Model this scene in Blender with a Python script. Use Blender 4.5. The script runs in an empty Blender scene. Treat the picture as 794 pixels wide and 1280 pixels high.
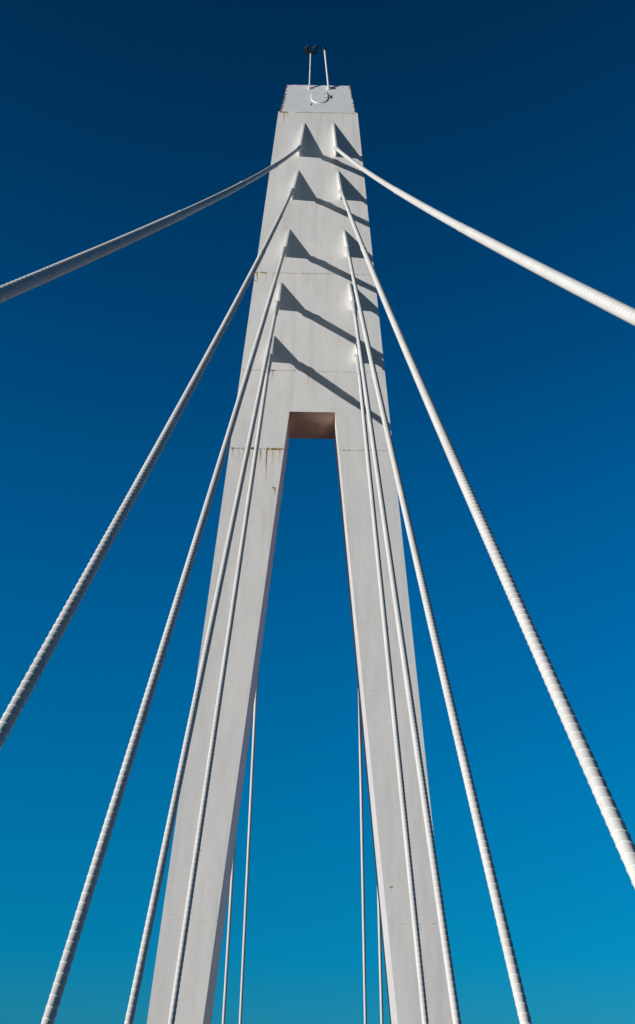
import bpy, bmesh, math, random
import numpy as np
from mathutils import Vector, Matrix
random.seed(7); rng = np.random.default_rng(7)
C = bpy.context.scene.collection
scene = bpy.context.scene

# ------------------------------------------------------------------ helpers
def mesh_obj(name, verts, faces, mat, parent=None, smooth=False):
    me = bpy.data.meshes.new(name)
    me.from_pydata([tuple(map(float, v)) for v in verts], [], [tuple(int(i) for i in f) for f in faces])
    me.materials.append(mat)
    bm = bmesh.new(); bm.from_mesh(me); bmesh.ops.recalc_face_normals(bm, faces=bm.faces); bm.to_mesh(me); bm.free()
    if smooth:
        me.shade_smooth()
    o = bpy.data.objects.new(name, me); C.objects.link(o)
    if parent: o.parent = parent
    return o

def bevel(o, w=.012, seg=2):
    m = o.modifiers.new('bevel', 'BEVEL'); m.width = w; m.segments = seg; m.limit_method = 'ANGLE'; m.angle_limit = math.radians(35)

def tag(o, label=None, cat=None, group=None, kind=None):
    if label: o['label'] = label
    if cat: o['category'] = cat
    if group: o['group'] = group
    if kind: o['kind'] = kind
    return o

def empty(name, loc=(0, 0, 0)):
    o = bpy.data.objects.new(name, None); C.objects.link(o); o.location = loc; o.empty_display_size = .3
    return o

def box_data(x0, x1, y0, y1, z0, z1):
    v = [(x, y, z) for z in (z0, z1) for y in (y0, y1) for x in (x0, x1)]
    f = [(0, 2, 3, 1), (4, 5, 7, 6), (0, 1, 5, 4), (2, 6, 7, 3), (0, 4, 6, 2), (1, 3, 7, 5)]
    return v, f

def join_data(parts):
    V, F = [], []
    for v, f in parts:
        n = len(V); V += [tuple(a) for a in v]; F += [tuple(i + n for i in q) for q in f]
    return V, F

def frame(t):
    t = np.asarray(t, float); t = t / np.linalg.norm(t)
    a = np.cross(t, (0, 0, 1.)); 
    if np.linalg.norm(a) < 1e-3: a = np.array([1., 0, 0])
    a = a / np.linalg.norm(a); b = np.cross(t, a)
    return t, a, b

def lathe(p0, d, prof, n=24):
    """closed turned shape along direction d from p0; prof = [(dist, radius)]"""
    t, a, b = frame(d); p0 = np.asarray(p0, float)
    ang = np.arange(n) * 2 * math.pi / n
    V, F = [], []
    for s, r in prof:
        for k in ang: V.append(tuple(p0 + t * s + (a * math.cos(k) + b * math.sin(k)) * r))
    m = len(prof)
    for i in range(m - 1):
        for k in range(n):
            k2 = (k + 1) % n
            F.append((i * n + k, i * n + k2, (i + 1) * n + k2, (i + 1) * n + k))
    F.append(tuple(range(n - 1, -1, -1))); F.append(tuple((m - 1) * n + k for k in range(n)))
    return V, F

def obox(c, ax, ay, az, h):
    c = np.asarray(c, float); V = []
    for k in (-1, 1):
        for j in (-1, 1):
            for i in (-1, 1): V.append(tuple(c + np.asarray(ax) * i * h[0] + np.asarray(ay) * j * h[1] + np.asarray(az) * k * h[2]))
    return V, [(0, 2, 3, 1), (4, 5, 7, 6), (0, 1, 5, 4), (2, 6, 7, 3), (0, 4, 6, 2), (1, 3, 7, 5)]

# ------------------------------------------------------------------ materials
class NT:
    def __init__(s, name, rough=.45, spec=.5):
        s.m = bpy.data.materials.new(name); s.m.use_nodes = True
        s.t = s.m.node_tree; s.t.nodes.clear()
        s.out = s.t.nodes.new('ShaderNodeOutputMaterial'); s.b = s.t.nodes.new('ShaderNodeBsdfPrincipled')
        s.t.links.new(s.b.outputs[0], s.out.inputs[0])
        s.b.inputs['Roughness'].default_value = rough
        s.b.inputs['Specular IOR Level'].default_value = spec
        s.geo = s.t.nodes.new('ShaderNodeNewGeometry')
        s.sep = s.t.nodes.new('ShaderNodeSeparateXYZ'); s.t.links.new(s.geo.outputs['Position'], s.sep.inputs[0])
        s.X, s.Y, s.Z = s.sep.outputs
    def ma(s, op, a, b=None, c=None, clamp=False):
        n = s.t.nodes.new('ShaderNodeMath'); n.operation = op; n.use_clamp = clamp
        for i, v in enumerate((a, b, c)):
            if v is None: continue
            if isinstance(v, (int, float)): n.inputs[i].default_value = v
            else: s.t.links.new(v, n.inputs[i])
        return n.outputs[0]
    def mr(s, v, a, b, c=0., d=1.):
        n = s.t.nodes.new('ShaderNodeMapRange'); n.interpolation_type = 'SMOOTHSTEP'
        s.t.links.new(v, n.inputs[0])
        for i, q in enumerate((a, b, c, d)): n.inputs[i + 1].default_value = q
        return n.outputs[0]
    def noise(s, scale, sc=(1, 1, 1), det=4, rough=.55):
        mp = s.t.nodes.new('ShaderNodeVectorMath'); mp.operation = 'MULTIPLY'
        s.t.links.new(s.geo.outputs['Position'], mp.inputs[0]); mp.inputs[1].default_value = sc
        n = s.t.nodes.new('ShaderNodeTexNoise'); n.inputs['Scale'].default_value = scale; n.inputs['Detail'].default_value = det
        n.inputs['Roughness'].default_value = rough
        s.t.links.new(mp.outputs[0], n.inputs['Vector']); return n.outputs[0]
    def mix(s, f, a, b):
        n = s.t.nodes.new('ShaderNodeMix'); n.data_type = 'RGBA'
        if isinstance(f, (int, float)): n.inputs[0].default_value = f
        else: s.t.links.new(f, n.inputs[0])
        for i, v in ((6, a), (7, b)):
            if isinstance(v, tuple): n.inputs[i].default_value = (*v, 1)
            else: s.t.links.new(v, n.inputs[i])
        return n.outputs[2]
    def color(s, c):
        if isinstance(c, tuple): s.b.inputs['Base Color'].default_value = (*c, 1)
        else: s.t.links.new(c, s.b.inputs['Base Color'])
    def bump(s, h, strength=.2, dist=.02):
        n = s.t.nodes.new('ShaderNodeBump'); n.inputs['Strength'].default_value = strength; n.inputs['Distance'].default_value = dist
        s.t.links.new(h, n.inputs['Height']); s.t.links.new(n.outputs[0], s.b.inputs['Normal'])

def mat_tower():
    n = NT('tower_paint', .42, .4)
    base = (.84, .822, .79)
    blot = n.mr(n.noise(.55, (1, 1, .6), 3), .35, .7)
    col = n.mix(n.ma('MULTIPLY', blot, .5), base, (.765, .755, .735))
    # rain wash: fine vertical streaking of grime
    wash = n.mr(n.noise(3.2, (1, 1, .05), 5, .65), .46, .72)
    col = n.mix(n.ma('MULTIPLY', wash, .55), col, (.68, .67, .64))
    fine = n.mr(n.noise(14, (1, 1, .12), 3, .6), .55, .8)
    col = n.mix(n.ma('MULTIPLY', fine, .18), col, (.63, .62, .58))
    # plate joint down the middle of the head; outer half of each leg greyer
    ax = n.ma('ABSOLUTE', n.X)
    for x0, k in ((0.0, 0.0), ):
        joint = n.ma('LESS_THAN', n.ma('ABSOLUTE', n.ma('SUBTRACT', n.X, .02)), .012)
        joint = n.ma('MULTIPLY', joint, n.mr(n.Z, 33.0, 36.0))
        col = n.mix(n.ma('MULTIPLY', joint, .3), col, (.45, .44, .42))
    legmid = n.ma('MULTIPLY_ADD', n.Z, -.070, 5.17 - .55)
    lm = n.mr(n.ma('SUBTRACT', ax, legmid), -.04, .10)
    lm = n.ma('MULTIPLY', lm, n.mr(n.Z, 34, 28, 0, 1))
    col = n.mix(n.ma('MULTIPLY', lm, .35), col, (.72, .72, .72))
    # rust: ragged lines at the field welds and drips beneath them
    jag = n.noise(7, (1, 1, 1), 5, .7)
    front = n.ma('LESS_THAN', n.Y, 36.1)
    rust = None
    def add(v):
        nonlocal rust
        v = n.ma('MULTIPLY', v, front)
        rust = v if rust is None else n.ma('MAXIMUM', rust, v)
    patch = n.mr(n.noise(2.3, (1, 1, 0), 4, .7), .46, .56)
    jz = n.ma('MULTIPLY', n.ma('SUBTRACT', jag, .5), .26)
    for z0, x0, x1, w, s in ((30.76, -3.35, -1.1, .085, 1.), (30.76, 1.0, 3.4, .03, .35), (40.96, -2.75, -1.7, .06, .85), (40.96, -1.7, 2.75, .03, .4),
                             (35.0, -1.82, -1.6, .05, .9), (35.0, -3.1, 3.1, .028, .28), (52.86, -2.0, -1.5, .08, .9), (52.86, -1.2, 2.0, .05, .5)):
        d = n.ma('ABSOLUTE', n.ma('ADD', n.ma('SUBTRACT', n.Z, z0), jz))
        v = n.ma('MULTIPLY', n.mr(d, w, w * .35), n.ma('MULTIPLY', n.mr(n.X, x0, x0 + .05), n.mr(n.X, x1, x1 - .05)))
        add(n.ma('MULTIPLY', n.ma('MULTIPLY', v, patch if s > .5 and x1 - x0 > 1 else 1.0), s))
    wob = n.ma('MULTIPLY', n.ma('SUBTRACT', n.noise(.9, (1, 1, 1), 2), .5), .12)
    for x, z0, L, w, s in ((-2.50, 30.7, 1.3, .035, .55), (-2.05, 30.7, 1.0, .045, .75), (-1.80, 30.7, 2.1, .05, .85), (-2.72, 30.7, 1.9, .09, .4),
                           (-1.28, 30.7, .7, .04, .6), (-2.30, 30.7, .5, .03, .7), (-1.55, 30.7, 1.1, .05, .45), (-3.2, 30.7, .6, .05, .5), (-2.95, 30.7, .9, .04, .4), (-1.40, 28.78, .5, .05, .7), (-1.82, 27.8, 3.0, .10, .18),
                           (-2.62, 40.95, .9, .05, .8), (-2.2, 40.95, .8, .03, .5), (-.34, 40.95, 1.3, .04, .3), (-1.9, 40.9, .5, .03, .5),
                           (-1.72, 34.98, .9, .035, .6), (-.21, 34.98, 1.6, .05, .45), (-1.75, 52.86, 1.6, .05, .75), (-1.6, 52.86, .8, .04, .5),
                           (.19, 52.86, 2.6, .06, .2), (1.32, 52.86, 1.2, .05, .35), (.6, 34.9, 1.0, .03, .15)):
        d = n.ma('ABSOLUTE', n.ma('ADD', n.ma('SUBTRACT', n.X, x), wob))
        h = n.ma('MULTIPLY', n.mr(n.Z, z0 - L, z0, 0, 1), n.mr(n.Z, z0 + .05, z0, 0, 1))
        add(n.ma('MULTIPLY', n.ma('MULTIPLY', n.mr(d, w, w * .2), h), s))
    # isolated chips
    for x, z, r, s in ((-1.44, 28.80, .10, 1.), (2.80, 13.24, .085, .7), (-3.35, 14.3, .08, .5), (2.9, 22.6, .05, .7), (1.5, 26.9, .05, .6), (-2.72, 40.45, .08, .8)):
        dd = n.ma('SQRT', n.ma('ADD', n.ma('POWER', n.ma('SUBTRACT', n.X, x), 2.), n.ma('MULTIPLY', n.ma('POWER', n.ma('SUBTRACT', n.Z, z), 2.), 3.)))
        add(n.ma('MULTIPLY', n.mr(n.ma('ADD', dd, jz), r, r * .4), s))
    rust = n.ma('MULTIPLY', rust, 1.35, clamp=True)
    rc = n.mix(n.mr(jag, .35, .65), (.16, .075, .03), (.58, .36, .11))
    rc2 = n.mix(n.mr(rust, .35, .8), (.62, .46, .22), rc)
    col = n.mix(rust, col, rc2)
    n.color(col)
    dent = n.noise(.9, (1, 1, .55), 3, .5)
    micro = n.noise(24, (1, 1, 1), 3, .6)
    n.bump(n.ma('ADD', dent, n.ma('MULTIPLY', micro, .02)), .22, .12)
    return n.m

def mat_paint(name, c1, c2, rough=.4, scale=3., bump=.05, fleck=None, spec=.5):
    n = NT(name, rough, spec)
    col = n.mix(n.mr(n.noise(scale, (1, 1, 1), 4), .35, .7), c1, c2)
    if fleck:
        col = n.mix(n.mr(n.noise(9, (1, 1, 1), 5, .7), .62, .68), col, fleck)
    n.color(col); n.bump(n.noise(22, (1, 1, 1), 3), bump, .01)
    return n.m

M = {}
M['tower'] = mat_tower()
M['soffit'] = mat_paint('soffit_rust_bloom', (.46, .29, .23), (.80, .55, .41), .5, 1.0, .1, (.52, .34, .27))  # warm light bounced from below, put into the soffit colour
M['inner'] = mat_paint('inner_face_shade_tint', (.52, .40, .39), (.60, .47, .46), .45, .8, .06)  # left inner faces: shade and pinkish bounce light put into the colour
M['inner_right'] = mat_paint('inner_face_shade_tint', (.60, .56, .56), (.66, .62, .61), .45, .8, .06)  # paler copy for the right inner faces, partly sunlit; weaker shade tint
M['cap'] = mat_paint('cap_paint', (.86, .865, .86), (.79, .80, .80), .4, 1.3, .05, None)
M['fin'] = mat_paint('bracket_paint', (.76, .76, .745), (.70, .70, .69), .4, 2., .04)
M['cable'] = mat_paint('cable_sheath', (.66, .66, .64), (.60, .60, .58), .42, 1.1, .05, (.52, .51, .48), .35)
M['socket'] = mat_paint('galvanised_socket', (.40, .45, .47), (.52, .57, .58), .5, 6., .15, (.16, .19, .20))
M['edge_rust'] = mat_paint('rusted_edge', (.10, .05, .035), (.30, .20, .14), .8, 5., .3, (.55, .53, .5))
M['black'] = mat_paint('black_housing', (.012, .012, .014), (.03, .03, .03), .45, 8., .05)
M['lens'] = mat_paint('pale_lens', (.55, .56, .5), (.45, .46, .42), .2, 8., .02)
M['pole'] = mat_paint('pole_paint', (.76, .77, .77), (.68, .69, .69), .4, 3., .04, (.5, .45, .38))
M['deck'] = mat_paint('deck_paving', (.36, .20, .14), (.30, .17, .12), .8, 2., .2)
M['ground'] = mat_paint('dry_ground', (.36, .24, .17), (.27, .19, .14), .95, .05, .2)
M['steel'] = mat_paint('edge_girder', (.62, .62, .6), (.52, .52, .5), .5, 1.5, .1)

# ------------------------------------------------------------------ setting
v, f = box_data(-4000, 4000, -4000, 4000, -9.0, -8.0)
g = mesh_obj('ground', v[4:], [(0, 1, 3, 2)], M['ground']); tag(g, kind='structure')
dk = empty('bridge_deck', (0, 30, 1.2)); tag(dk, kind='structure')
def child_world(o, par):
    o.parent = par; o.matrix_parent_inverse = Matrix.Translation(par.location).inverted(); return o
v, f = box_data(-2.05, 2.05, -60, 130, .95, 1.215)
child_world(mesh_obj('deck_slab', v, f, M['deck']), dk)
for s in (-1, 1):
    v, f = box_data(*(sorted((s * 2.06, s * 2.62))), -60, 130, -.35, .30)
    child_world(mesh_obj('edge_girder', v, f, M['steel']), dk)
    v, f = box_data(*(sorted((s * 1.93, s * 2.05))), -60, 130, 1.217, 1.34)
    child_world(mesh_obj('kerb', v, f, M['steel']), dk)
for y in range(-58, 130, 6):
    v, f = box_data(-2.1, 2.1, y, y + .3, .45, .945)
    child_world(mesh_obj('cross_beam', v, f, M['steel']), dk)
# concrete piers under the deck, with the pylon's own footing
for y in (-50, -10, 75, 115):
    v, f = box_data(-1.4, 1.4, y, y + 1.6, -8.2, .44)
    p = mesh_obj('deck_pier', v, f, M['steel']); bevel(p, .05); child_world(p, dk)

# ------------------------------------------------------------------ pylon
HW = lambda z: 2.055 + .0573 * (52.9 - z)
IN = lambda z: .95 + .0826 * (32.74 - z)
def DEP(z):
    return 1.79 if z >= 32.74 else 1.79 + (32.74 - z) * .036
YF = 36.0
tower = empty('bridge_pylon', (0, 37, -8.0))
tag(tower, 'tall white painted steel A-shaped pylon with rusty weld lines, carrying all the cables', 'pylon')
TI = Matrix.Translation(tower.location).inverted()
def tpart(name, V, F, mat, smooth=False, par=None):
    o = mesh_obj(name, V, F, mat, None, smooth)
    if par is None: o.parent = tower; o.matrix_parent_inverse = TI
    else: o.parent = par; o.matrix_parent_inverse = (par.matrix_parent_inverse).copy() @ Matrix.Identity(4); o.matrix_parent_inverse = Matrix.Translation(tower.location) @ TI
    return o
# head: front ring of the outline, extruded to the back face
zs = [52.9, 49, 45, 40.96, 38, 35.0, 32.74]
out = [(-HW(z), z) for z in zs] + [(-HW(30.765), 30.765), (-IN(30.765), 30.765), (-IN(32.74), 32.74), (IN(32.74), 32.74), (IN(30.765), 30.765), (HW(30.765), 30.765)] + [(HW(z), z) for z in reversed(zs)]
n = len(out)
V = [(x, YF, z) for x, z in out] + [(x, YF + DEP(z), z) for x, z in out]
bm = bmesh.new(); bv = [bm.verts.new(q) for q in V]
# front/back as strips so the sheet stays planar
def strip(off):
    q = []
    for i in range(6): q.append((off + i, off + i + 1, off + n - 2 - i, off + n - 1 - i))
    q.append((off + 6, off + 7, off + 8, off + 9)); q.append((off + 10, off + 11, off + 12, off + 13)); q.append((off + 6, off + 9, off + 10, off + 13))
    return q
F = strip(0) + strip(n) + [(i, (i + 1) % n, n + (i + 1) % n, n + i) for i in range(n)]
F = [q for q in F if len(set(q)) > 2]
bm.free()
head = tpart('pylon_head', V, F, M['tower'])
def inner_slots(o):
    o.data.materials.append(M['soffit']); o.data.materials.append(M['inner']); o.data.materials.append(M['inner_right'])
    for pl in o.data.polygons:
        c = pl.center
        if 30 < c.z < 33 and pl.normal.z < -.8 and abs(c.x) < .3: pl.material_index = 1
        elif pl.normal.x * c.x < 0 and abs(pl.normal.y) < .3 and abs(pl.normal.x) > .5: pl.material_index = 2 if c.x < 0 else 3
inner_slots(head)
for s in (-1, 1):
    V = []; zz = [30.755, 26, 20.1, 16, 12.14, 8, 4, 0, -4, -8.2]
    for z in zz:
        V += [(s * IN(z), YF, z), (s * HW(z), YF, z), (s * HW(z), YF + DEP(z), z), (s * IN(z), YF + DEP(z), z)]
    F = []
    for i in range(len(zz) - 1):
        a, b = i * 4, i * 4 + 4
        for k in range(4): F.append((a + k, a + (k + 1) % 4, b + (k + 1) % 4, b + k))
    F += [(0, 1, 2, 3), tuple(len(zz) * 4 - 4 + k for k in range(4))]
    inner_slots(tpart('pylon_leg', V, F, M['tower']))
# crossbeam under the deck between the legs
v, f = box_data(-IN(.2) - .05, IN(.2) + .05, YF + .4, YF + 2.2, -1.6, -.40)
tpart('crossbeam', v, f, M['tower'])

def weld(z, x0, x1, amp=.012, h=.022, step=.06):
    """ragged bead standing a few millimetres proud of the front plate"""
    xs = np.arange(x0, x1 + 1e-6, step); V = []; F = []
    w = rng.normal(0, 1, (len(xs), 3))
    zc = z + np.cumsum(w[:, 0]) * .002; zc = zc - (zc - z).mean()
    for i, x in enumerate(xs):
        hh = h * (1 + .35 * w[i, 1]); hh = max(hh, .006); a = max(.004, amp * (1 + .5 * w[i, 2]))
        V += [(x, YF + .01, zc[i] - hh), (x, YF - a, zc[i] - hh * .5), (x, YF - a, zc[i] + hh * .5), (x, YF + .01, zc[i] + hh)]
    for i in range(len(xs) - 1):
        a = i * 4
        for k in range(4): F.append((a + k, a + (k + 1) % 4, a + 4 + (k + 1) % 4, a + 4 + k))
    F += [(0, 1, 2, 3), tuple(len(V) - 4 + k for k in range(4))]
    return V, F
for z, x0, x1, a in ((40.96, -HW(40.96) + .03, HW(40.96) - .03, .014), (35.0, -HW(35) + .03, HW(35) - .03, .014), (30.76, -HW(30.76) + .03, -IN(30.76) - .03, .02),
                     (30.76, IN(30.76) + .03, HW(30.76) - .03, .014), (20.1, -HW(20.1) + .02, -IN(20.1) - .02, .006), (20.1, IN(20.1) + .02, HW(20.1) - .02, .006),
                     (12.14, -HW(12.14) + .02, -IN(12.14) - .02, .008), (12.14, IN(12.14) + .02, HW(12.14) - .02, .008)):
    V, F = weld(z, x0, x1, a, .02 if a > .01 else .014)
    tpart('weld_seam', V, F, M['tower'])

# sloping cap
cb, ct = 1.95, 1.74; CZ0, CZ1, CY0, CY1 = 52.903, 57.62, 36.035, 37.66
V = [(-cb, CY0, CZ0), (cb, CY0, CZ0), (cb, 37.78, CZ0), (-cb, 37.78, CZ0), (-ct, CY1, CZ1), (ct, CY1, CZ1), (ct, 37.78, CZ1), (-ct, 37.78, CZ1)]
F = [(0, 1, 5, 4), (1, 2, 6, 5), (2, 3, 7, 6), (3, 0, 4, 7), (0, 3, 2, 1), (4, 5, 6, 7)]
cap = tpart('cap_plate', V, F, M['cap'])
sl = np.array([0, CY1 - CY0, CZ1 - CZ0]); sl = sl / np.linalg.norm(sl); nrm = np.array([0, -sl[2], sl[1]]); ex = np.array([1., 0, 0])
def cp(x, z, h=0.):   # point on the sloping cap
    t = (z - CZ0) / (CZ1 - CZ0); return np.array([x, CY0 + (CY1 - CY0) * t, z]) + nrm * h
def cap_edge(pts, r0, r1, name):
    """broken, rust-eaten paint along an edge of the cap: short irregular flakes"""
    parts = []
    a, b = map(np.array, pts); L = np.linalg.norm(b - a); d = (b - a) / L; side = np.cross(d, nrm); s = 0
    while s < L - .3:
        l = random.uniform(.05, .3)
        if random.random() < r0:
            w = random.uniform(.02, .05) * r1
            parts.append(obox(a + d * (s + l / 2) + side * random.uniform(-.01, .01), d, side, nrm, (l / 2, w, .006)))
        s += l + random.uniform(.02, .2)
    for V, F in parts: tpart('rust_flake', V, F, M['edge_rust'], par=cap)
cap_edge((cp(-cb + .03, CZ0 + .05, .001), cp(-ct + .03, CZ1 - .05, .001)), .75, 1.0, 'rust_flakes')
cap_edge((cp(cb - .03, CZ0 + .05, .001), cp(ct - .03, CZ1 - .05, .001)), .75, 1.0, 'rust_flakes')
cap_edge((cp(-cb, CZ0 + .04, .001), cp(cb, CZ0 + .04, .001)), .3, .7, 'rust_flakes')
cap_edge((cp(-ct, CZ1 - .03, .001), cp(ct, CZ1 - .03, .001)), .35, .5, 'rust_flakes')
# oblong access hatch with raised rim and a handle
def oblong(cx, cz, hx, hl, h0, h1, n=40, p=2.6):
    V, F = [], []; c = cp(cx, cz)
    for h, k in ((h0, 1.0), (h1, .985), ):
        for i in range(n):
            a = 2 * math.pi * i / n; x = abs(math.cos(a)) ** (2 / p) * math.copysign(1, math.cos(a)); y = abs(math.sin(a)) ** (2 / p) * math.copysign(1, math.sin(a))
            V.append(tuple(c + ex * x * hx * k + sl * y * hl * k + nrm * h))
    F = [(i, (i + 1) % n, n + (i + 1) % n, n + i) for i in range(n)] + [tuple(range(n - 1, -1, -1)), tuple(n + i for i in range(n))]
    return V, F
HX, HZ = .06, 55.55
V, F = oblong(HX, HZ, .45, 1.12, -.01, .036); hatch = tpart('access_hatch', V, F, M['cap'])
V, F = join_data([obox(cp(HX + .30, HZ + .25, .08), ex, sl, nrm, (.13, .03, .02)), obox(cp(HX + .30, HZ - .25, .08), ex, sl, nrm, (.13, .03, .02)), obox(cp(HX + .40, HZ, .09), ex, sl, nrm, (.02, .30, .02))])
tpart('handle', V, F, M['cap'], par=hatch)
V, F = obox(cp(-.36, 54.28, .001), ex, sl, nrm, (.035, .22, .004))
tpart('rust_flake', V, F, M['edge_rust'], par=cap)

# cable brackets: triangular plates welded to the head, tip up
P = .449
TIP = {'L': [(-.69, 51.97), (-.93, 48.22), (-1.26, 43.9), (-1.54, 40.33), (-1.76, 37.02)], 'R': [(.81, 52.01), (1.04, 48.22), (1.35, 43.91), (1.58, 40.38), (1.86, 37.01)]}
BOT = {'L': [(-.87, 49.32), (-1.14, 46.05), (-1.38, 42.04), (-1.58, 38.63), (-1.80, 35.51)], 'R': [(.96, 49.33), (1.20, 46.11), (1.50, 42.11), (1.73, 38.71), (1.92, 35.55)]}
def bracket(tip, bot, y0=YF, s=-1, hole=True):
    w = .042
    (tx, tz), (bx, bz) = tip, bot
    V = []
    for q in (-w, w):
        V += [(tx + q, y0 - s * -.01, tz), (tx + q, y0 + s * .012, tz), (bx + q, y0 + s * P, bz + .10), (bx + q, y0 + s * P, bz - .02), (bx + q, y0 - s * .01, bz - .02)]
    F = [(0, 1, 2, 3, 4), (9, 8, 7, 6, 5)] + [(i, (i + 1) % 5, 5 + (i + 1) % 5, 5 + i) for i in range(5)]
    return V, F
for k in 'LR':
    for i in range(5):
        V, F = bracket(TIP[k][i], BOT[k][i]); b = tpart('cable_bracket', V, F, M['fin'])
# the two visible pairs of back-stays have brackets on the rear plate
YB = YF + 1.79
BACK = {'BL0': ((-1.897, 38.235, 38.976), (-2.825, 55.179, 0.0), 0.687), 'BL1': ((-2.314, 38.235, 35.742), (-3.428, 52.001, 0.0), 0.386),
        'BR0': ((1.834, 38.235, 38.959), (2.955, 54.762, 0.0), 0.66), 'BR1': ((2.387, 38.235, 35.83), (3.518, 51.996, 0.0), 0.34)}
for k, (a, b, s) in BACK.items():
    V, F = bracket((a[0] * .94, a[2] + 1.7), (a[0], a[2]), YB, 1); tpart('cable_bracket', V, F, M['fin'])

# ------------------------------------------------------------------ cables
FRONT = {'L0': ((-0.879, 35.554, 49.40), (-3.211, -0.457, 0.0), 2.42), 'L1': ((-1.158, 35.554, 46.16), (-2.535, 3.872, 0.0), 1.851),
         'L2': ((-1.400, 35.554, 42.10), (-2.288, 7.831, 0.0), 0.744), 'L3': ((-1.610, 35.554, 38.62), (-2.322, 12.89, 0.0), 0.386),
         'L4': ((-1.83, 35.553, 35.50), (-2.294, 18.067, 0.0), 0.0),
         'R0': ((0.956, 35.554, 49.40), (3.806, -0.142, 0.0), 2.312), 'R1': ((1.205, 35.554, 46.16), (2.331, 3.431, 0.0), 1.73),
         'R2': ((1.491, 35.554, 42.16), (2.353, 8.199, 0.0), 1.964), 'R3': ((1.739, 35.554, 38.66), (2.282, 12.952, 0.0), 0.568),
         'R4': ((1.90, 35.553, 35.50), (2.322, 17.834, 0.0), 0.0)}
COLL = {'L0': (16., 27.5, 38.), 'R0': (16., 27.5, 38.), 'L1': (10., 19.5), 'R1': (10., 19.5), 'L2': (9.,), 'R2': (9.,), 'L3': (6.,), 'R3': (6.,), 'L4': (), 'R4': ()}
LAB = {
 'L0': 'topmost cable on the left, running from the highest bracket to the left edge',
 'L1': 'second cable from the top on the left, crossing open sky to the left edge',
 'L2': 'left ribbed cable reaching the bottom edge farthest left, in open sky',
 'L3': 'left cable coming down just outside the left leg of the pylon',
 'L4': 'thin cable in front of the left leg, from the lowest left bracket',
 'R0': 'topmost cable on the right, bright, running to the right edge near the top',
 'R1': 'second cable from the top on the right, thick, leaving at the lower right edge',
 'R2': 'right sunlit cable reaching the bottom edge farthest right, in open sky',
 'R3': 'right cable crossing the right leg and meeting its outer edge at the bottom',
 'R4': 'cable in front of the right leg, from the lowest right bracket',
 'BL0': 'thin cable behind the pylon, in the opening, farther from its left leg',
 'BL1': 'thin cable behind the pylon, close beside the left leg, low in the opening',
 'BR0': 'thin cable behind the pylon, in the opening, farther from the right leg',
 'BR1': 'thin cable behind the pylon, close beside the right leg, low in the opening'}
def sheath(key, a, b, sag, start=2.1):
    a, b = np.array(a), np.array(b); PITCH = .138 if 'L' in key else .122
    u = np.linspace(0, 1, 4000)[:, None]; X = a + (b - a) * u; X[:, 2:] -= sag * u * (1 - u)
    s = np.concatenate([[0], np.cumsum(np.linalg.norm(np.diff(X, axis=0), axis=1))])
    L = s[-1]; coll = COLL.get(key, ()); smooth_to = coll[-1] if key[:-1] in 'LR' and key[-1] in '01' else (coll[0] if coll else 3.)
    if key[-1] == '1' and key[0] in 'LR': smooth_to = coll[-1]
    # helical fillet wound round the sheath; the grid follows the helix so the narrow fillet is sampled exactly
    N = 20; phs = np.array([0, .44, .452, .466, .50, .534, .548, .56]); m = len(phs)
    npit = int((L - start) / PITCH) - 2
    Si = (start + PITCH * (np.arange(npit)[:, None] + phs[None])).reshape(-1)
    prof = np.tile(np.array([0, 0, .05, .85, 1., .85, .05, 0]), npit)
    th = np.arange(N) * 2 * math.pi / N
    st = Si[:, None] - PITCH * (np.arange(N) / N)[None] + PITCH
    P3 = np.stack([np.interp(st, s, X[:, k]) for k in range(3)], -1)
    Tg = np.gradient(X, axis=0); Tg /= np.linalg.norm(Tg, axis=1)[:, None]
    T = np.stack([np.interp(st, s, Tg[:, k]) for k in range(3)], -1)
    A = np.cross(T, (0, 0, 1.)); A /= np.linalg.norm(A, axis=-1)[..., None]; B = np.cross(T, A)
    z = P3[..., 2]
    R = np.interp(z, [5, 12, 20, 30, 45], [.110, .130, .143, .155, .170]) / 2
    if key[1:] == '0' and key[0] in 'LR': R = R * (1.12 if key[0] == 'R' else 1.08)
    if key[0] == 'B': R = R * .94
    for c in coll:
        R = R * np.where(st < c, .955, 1.)
    amt = np.clip((st - smooth_to) / 1.0, 0, 1) * .0046
    if key[1:] in ('0', '1') and len(coll) > 1: amt = np.maximum(amt, np.clip((st - coll[-2]) / .5, 0, 1) * .002)
    RR = R + prof[:, None] * amt
    V = P3 + (A * np.cos(th)[None, :, None] + B * np.sin(th)[None, :, None]) * RR[..., None]
    n = len(Si); F = []
    ii = np.arange(n - 1)[:, None]; k = np.arange(N - 1)[None]
    F1 = np.stack([ii * N + k, ii * N + k + 1, (ii + 1) * N + k + 1, (ii + 1) * N + k], -1).reshape(-1, 4)
    i2 = np.arange(m, n - 1)
    F2 = np.stack([i2 * N + N - 1, (i2 - m) * N, (i2 - m + 1) * N, (i2 + 1) * N + N - 1], -1)
    F = np.concatenate([F1, F2])
    me = bpy.data.meshes.new('sheath'); nv = n * N
    me.vertices.add(nv); me.vertices.foreach_set('co', V.reshape(-1).astype(np.float32))
    me.loops.add(F.size); me.loops.foreach_set('vertex_index', F.reshape(-1).astype(np.int32))
    me.polygons.add(len(F)); me.polygons.foreach_set('loop_start', (np.arange(len(F)) * 4).astype(np.int32)); 
    me.update(calc_edges=True); me.validate(); me.shade_smooth(); me.materials.append(M['cable'])
    return me, X, s

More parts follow.
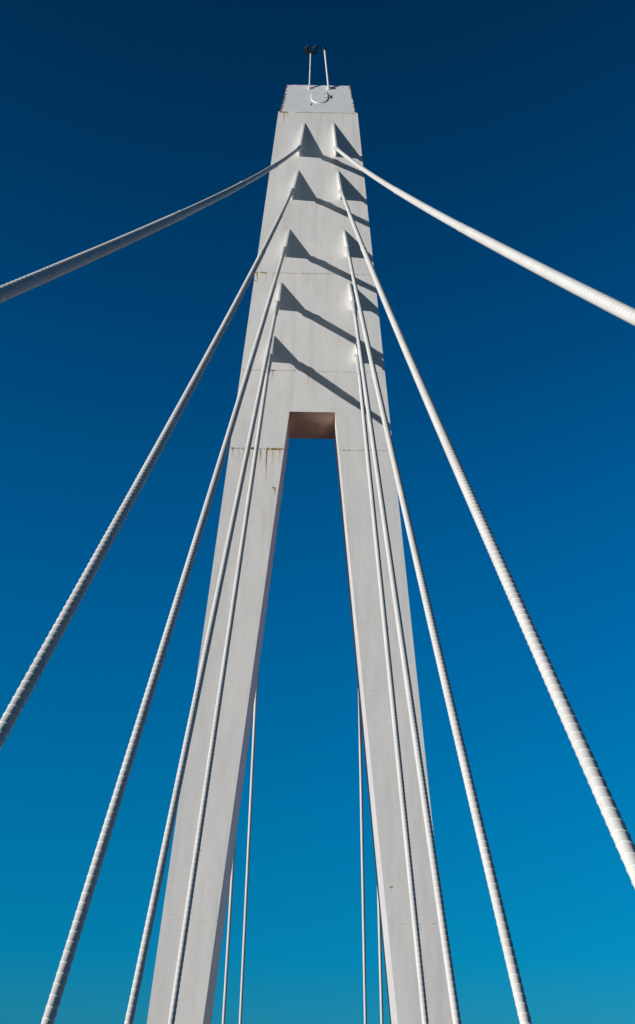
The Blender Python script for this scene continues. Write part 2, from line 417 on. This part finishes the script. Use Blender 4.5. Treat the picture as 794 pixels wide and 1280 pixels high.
for key, (a, b, sag) in {**FRONT, **BACK}.items():
    root = empty('stay_cable', a)
    tag(root, LAB[key], 'cable', 'stay cables in front of the pylon' if key[0] in 'LR' else 'stay cables behind the pylon')
    me, X, s = sheath(key, a, b, sag)
    RI = Matrix.Translation(root.location).inverted()
    def cpart(name, V, F, mat, smooth=True):
        o = mesh_obj(name, V, F, mat, None, smooth); o.parent = root; o.matrix_parent_inverse = RI; return o
    o = bpy.data.objects.new('cable_sheath', me); C.objects.link(o); o.parent = root; o.matrix_parent_inverse = RI
    d = X[120] - X[0]; d = d / np.linalg.norm(d); a = np.array(a)
    # socket: fork straddling the bracket, ring nut, tapering barrel, end ring
    t, ax, bx_ = frame(d)
    sx = np.array([1., 0, 0]); sx = sx - t * sx.dot(t); sx /= np.linalg.norm(sx); sy = np.cross(t, sx)
    parts = [obox(a + sx * q * .085 + t * .06, sx, sy, t, (.024, .075, .17)) for q in (-1, 1)]
    parts.append(lathe(a - sx * .15, sx, [(0, .035), (.012, .055), (.288, .055), (.30, .035)], 16))   # pin
    V, F = join_data(parts); fk = cpart('fork', V, F, M['socket'], False); bevel(fk, .012)
    V, F = lathe(a, t, [(.10, .06), (.12, .10), (.18, .135), (.30, .138), (.36, .122), (.42, .112), (.78, .114), (1.00, .110), (1.04, .110), (1.12, .110), (1.16, .107), (1.70, .102), (1.74, .106), (1.84, .106), (1.88, .098), (2.05, .092), (2.20, .087), (2.35, .076)], 28)
    sk = cpart('socket', V, F, M['socket']); sk.data.set_sharp_from_angle(angle=math.radians(30))
    for c in COLL.get(key, ()):
        j = int(np.searchsorted(s, c)); dd = X[j + 3] - X[j - 3]; dd = dd / np.linalg.norm(dd)
        r = float(np.interp(X[j][2], [5, 12, 20, 30, 45], [.110, .130, .143, .155, .170])) / 2 + .012
        V, F = lathe(X[j] - dd * .10, dd, [(0, r - .012), (.02, r), (.18, r), (.20, r - .010)], 24)
        cc = cpart('collar', V, F, M['cable']); cc.data.set_sharp_from_angle(angle=math.radians(30))

# outriggers that hold the lower cable ends at the deck edge
for key, (a, b, sag) in {**FRONT, **BACK}.items():
    sg = -1 if b[0] < 0 else 1
    v, f = box_data(*sorted((sg * 1.9, sg * (abs(b[0]) + .18))), b[1] - .16, b[1] + .16, -.62, -.36 if abs(b[0]) < 2.7 else -.02)
    child_world(mesh_obj('cable_anchor', v, f, M['steel']), dk)

# ------------------------------------------------------------------ masts on the cap
def tube(p, q, r, n=12):
    p = np.array(p, float); q = np.array(q, float); L = np.linalg.norm(q - p)
    return lathe(p, q - p, [(0, r), (L, r)], n)
b0 = cp(-.50, 56.98)
fm = empty('floodlight_mast', tuple(b0)); tag(fm, 'slim white mast on the pylon top carrying two black floodlights on a crossbar', 'light mast')
FI = Matrix.Translation(fm.location).inverted()
def fpart(name, data, mat, par=None, smooth=False):
    o = mesh_obj(name, data[0], data[1], mat, None, smooth)
    if par is None: o.parent = fm; o.matrix_parent_inverse = FI
    else: o.parent = par; o.matrix_parent_inverse = Matrix.Translation(fm.location) @ FI
    return o
topz = 60.35
fpart('pole', join_data([tube(b0 - np.array([0, 0, .1]), (b0[0] + .02, b0[1], topz), .040)]), M['pole'], smooth=False)
fpart('base_flange', join_data([lathe(b0 - nrm * .01, nrm, [(0, .12), (.03, .12), (.04, .07), (.10, .055)], 16)]), M['pole'])
fpart('crossbar', join_data([obox((b0[0] + .02, b0[1], topz + .02), ex, (0, 1, 0), (0, 0, 1), (.20, .045, .04)), obox((b0[0] + .02, b0[1], topz - .06), ex, (0, 1, 0), (0, 0, 1), (.07, .05, .06))]), M['black'])
for sx_ in (-.23, .24):
    c = np.array([b0[0] + .02 + sx_, b0[1], topz + .34])
    zt = np.array([.45, -.10, .88]); zt /= np.linalg.norm(zt); yt = np.cross(zt, ex); yt /= np.linalg.norm(yt); xt = np.cross(yt, zt)
    hd = fpart('floodlight', join_data([obox(c, xt, yt, zt, (.075, .11, .19)), obox(c - zt * .17 + xt * .05, xt, yt, zt, (.12, .13, .06)), obox((c[0] - .02, c[1], topz + .13), ex, (0, 1, 0), (0, 0, 1), (.03, .03, .10))]), M['black'])
    bevel(hd, .015)
    fpart('lens', obox(c - xt * .078 + zt * .05, xt, yt, zt, (.012, .09, .13)), M['lens'], par=hd)
b1 = cp(.56, 57.0); t1 = np.array([.31, b1[1], 60.62])
lm_ = empty('beacon_mast', tuple(b1)); tag(lm_, 'leaning white mast with a small black beacon at its tip, beside the floodlight mast', 'light mast')
LI = Matrix.Translation(lm_.location).inverted()
for nm, data, mt in (('pole', join_data([tube(b1 - (t1 - b1) * .03, t1, .052)]), 'pole'),
                     ('base_flange', join_data([lathe(b1 - nrm * .01, nrm, [(0, .16), (.04, .16), (.05, .08), (.14, .07)], 16), obox(b1 + np.array([.10, -.02, .10]), ex, (0, 1, 0), (0, 0, 1), (.03, .05, .12))]), 'pole'),
                     ('beacon', join_data([lathe(t1 - np.array([0, 0, .06]), (t1 - b1), [(0, .06), (.03, .085), (.26, .095), (.33, .07), (.36, .03)], 16)]), 'black')):
    o = mesh_obj(nm, data[0], data[1], M[mt]); o.parent = lm_; o.matrix_parent_inverse = LI

# ------------------------------------------------------------------ light
trav = Vector((2.641, 1.0, -.2473)).normalized(); tos = -trav
sd = bpy.data.lights.new('sun', 'SUN'); sd.energy = 5.0; sd.angle = math.radians(.5); sd.color = (1.0, .965, .92)
so = bpy.data.objects.new('sun', sd); C.objects.link(so); so.rotation_euler = trav.to_track_quat('-Z', 'Y').to_euler(); so.location = (-60, -20, 60)
EL = math.asin(tos.z); AZ = math.atan2(tos.x, tos.y)
w = bpy.data.worlds.new('World'); scene.world = w; w.use_nodes = True
T = w.node_tree; T.nodes.clear()
wo = T.nodes.new('ShaderNodeOutputWorld'); bg = T.nodes.new('ShaderNodeBackground'); bg.inputs[1].default_value = .12
T.links.new(bg.outputs[0], wo.inputs[0])
sky = T.nodes.new('ShaderNodeTexSky'); sky.sky_type = 'NISHITA'; sky.sun_disc = False
sky.sun_elevation = EL; sky.sun_rotation = AZ; sky.air_density = 1.; sky.dust_density = .3; sky.ozone_density = 3.
#SKYGRADE
# the sky of the photograph is a deep polarised blue: strongest away from the sun, dimmed towards it to cut ambient light
tc = T.nodes.new('ShaderNodeTexCoord'); sp = T.nodes.new('ShaderNodeSeparateXYZ'); T.links.new(tc.outputs['Generated'], sp.inputs[0])
rp = T.nodes.new('ShaderNodeValToRGB'); cr = rp.color_ramp; cr.interpolation = 'LINEAR'
G = [(0.0, .16, .26, .33), (.12, .10, .46, .60), (.177, .07, .645, .76), (.222, .01, .70, .89), (.345, 0, .71, .96), (.471, 0, .655, .975), (.58, 0, .575, .885), (.70, 0, .42, .675), (.859, 0, .245, .38), (1., 0, .2, .32)]
cr.elements[0].position = G[0][0]; cr.elements[0].color = (*G[0][1:], 1); cr.elements[1].position = G[-1][0]; cr.elements[1].color = (*G[-1][1:], 1)
for q in G[1:-1]:
    e = cr.elements.new(q[0]); e.color = (*q[1:], 1)
T.links.new(sp.outputs[2], rp.inputs[0])
dt = T.nodes.new('ShaderNodeVectorMath'); dt.operation = 'DOT_PRODUCT'; T.links.new(tc.outputs['Generated'], dt.inputs[0]); dt.inputs[1].default_value = tuple(tos)
mr = T.nodes.new('ShaderNodeMapRange'); mr.interpolation_type = 'SMOOTHSTEP'; T.links.new(dt.outputs['Value'], mr.inputs[0])
mr.inputs[1].default_value = .15; mr.inputs[2].default_value = .8
mx = T.nodes.new('ShaderNodeMix'); mx.data_type = 'RGBA'; T.links.new(mr.outputs[0], mx.inputs[0]); T.links.new(rp.outputs[0], mx.inputs[6]); mx.inputs[7].default_value = (.05, .055, .06, 1)
ml = T.nodes.new('ShaderNodeVectorMath'); ml.operation = 'MULTIPLY'; T.links.new(sky.outputs[0], ml.inputs[0]); T.links.new(mx.outputs[2], ml.inputs[1])
sc = T.nodes.new('ShaderNodeVectorMath'); sc.operation = 'SCALE'; T.links.new(ml.outputs[0], sc.inputs[0]); sc.inputs['Scale'].default_value = 2.0
# sky out of view to the right, dimmed to deepen shade on the cables
xr = T.nodes.new('ShaderNodeMapRange'); xr.interpolation_type = 'SMOOTHSTEP'; T.links.new(sp.outputs[0], xr.inputs[0])
xr.inputs[1].default_value = .33; xr.inputs[2].default_value = .8; xr.inputs[3].default_value = 2.0; xr.inputs[4].default_value = .5
T.links.new(xr.outputs[0], sc.inputs['Scale'])
T.links.new(sc.outputs[0], bg.inputs[0])
#ENDSKY

# ------------------------------------------------------------------ camera
cd = bpy.data.cameras.new('camera'); cam = bpy.data.objects.new('camera', cd); C.objects.link(cam); scene.camera = cam
R_ = (0.9998553346932977, -0.011958691370589927, 0.012095428312240052); U_ = (-0.016748246894234976, -0.5681291058454481, 0.8227689926809476); F_ = (0.002967475580911958, 0.8228525437719413, 0.5682472043897111)
cam.matrix_world = Matrix(((R_[0], U_[0], -F_[0], 0.15212), (R_[1], U_[1], -F_[1], 0.), (R_[2], U_[2], -F_[2], 2.81774), (0, 0, 0, 1)))
cd.sensor_fit = 'VERTICAL'; cd.sensor_height = 36; cd.lens = 1398.518 / 1280 * 36; cd.clip_start = .05; cd.clip_end = 20000
scene.render.engine = 'CYCLES'; scene.view_settings.view_transform = 'Standard'; scene.view_settings.look = 'None'
scene.view_settings.exposure = 0; scene.view_settings.gamma = 1
scene.render.resolution_x = 635; scene.render.resolution_y = 1024
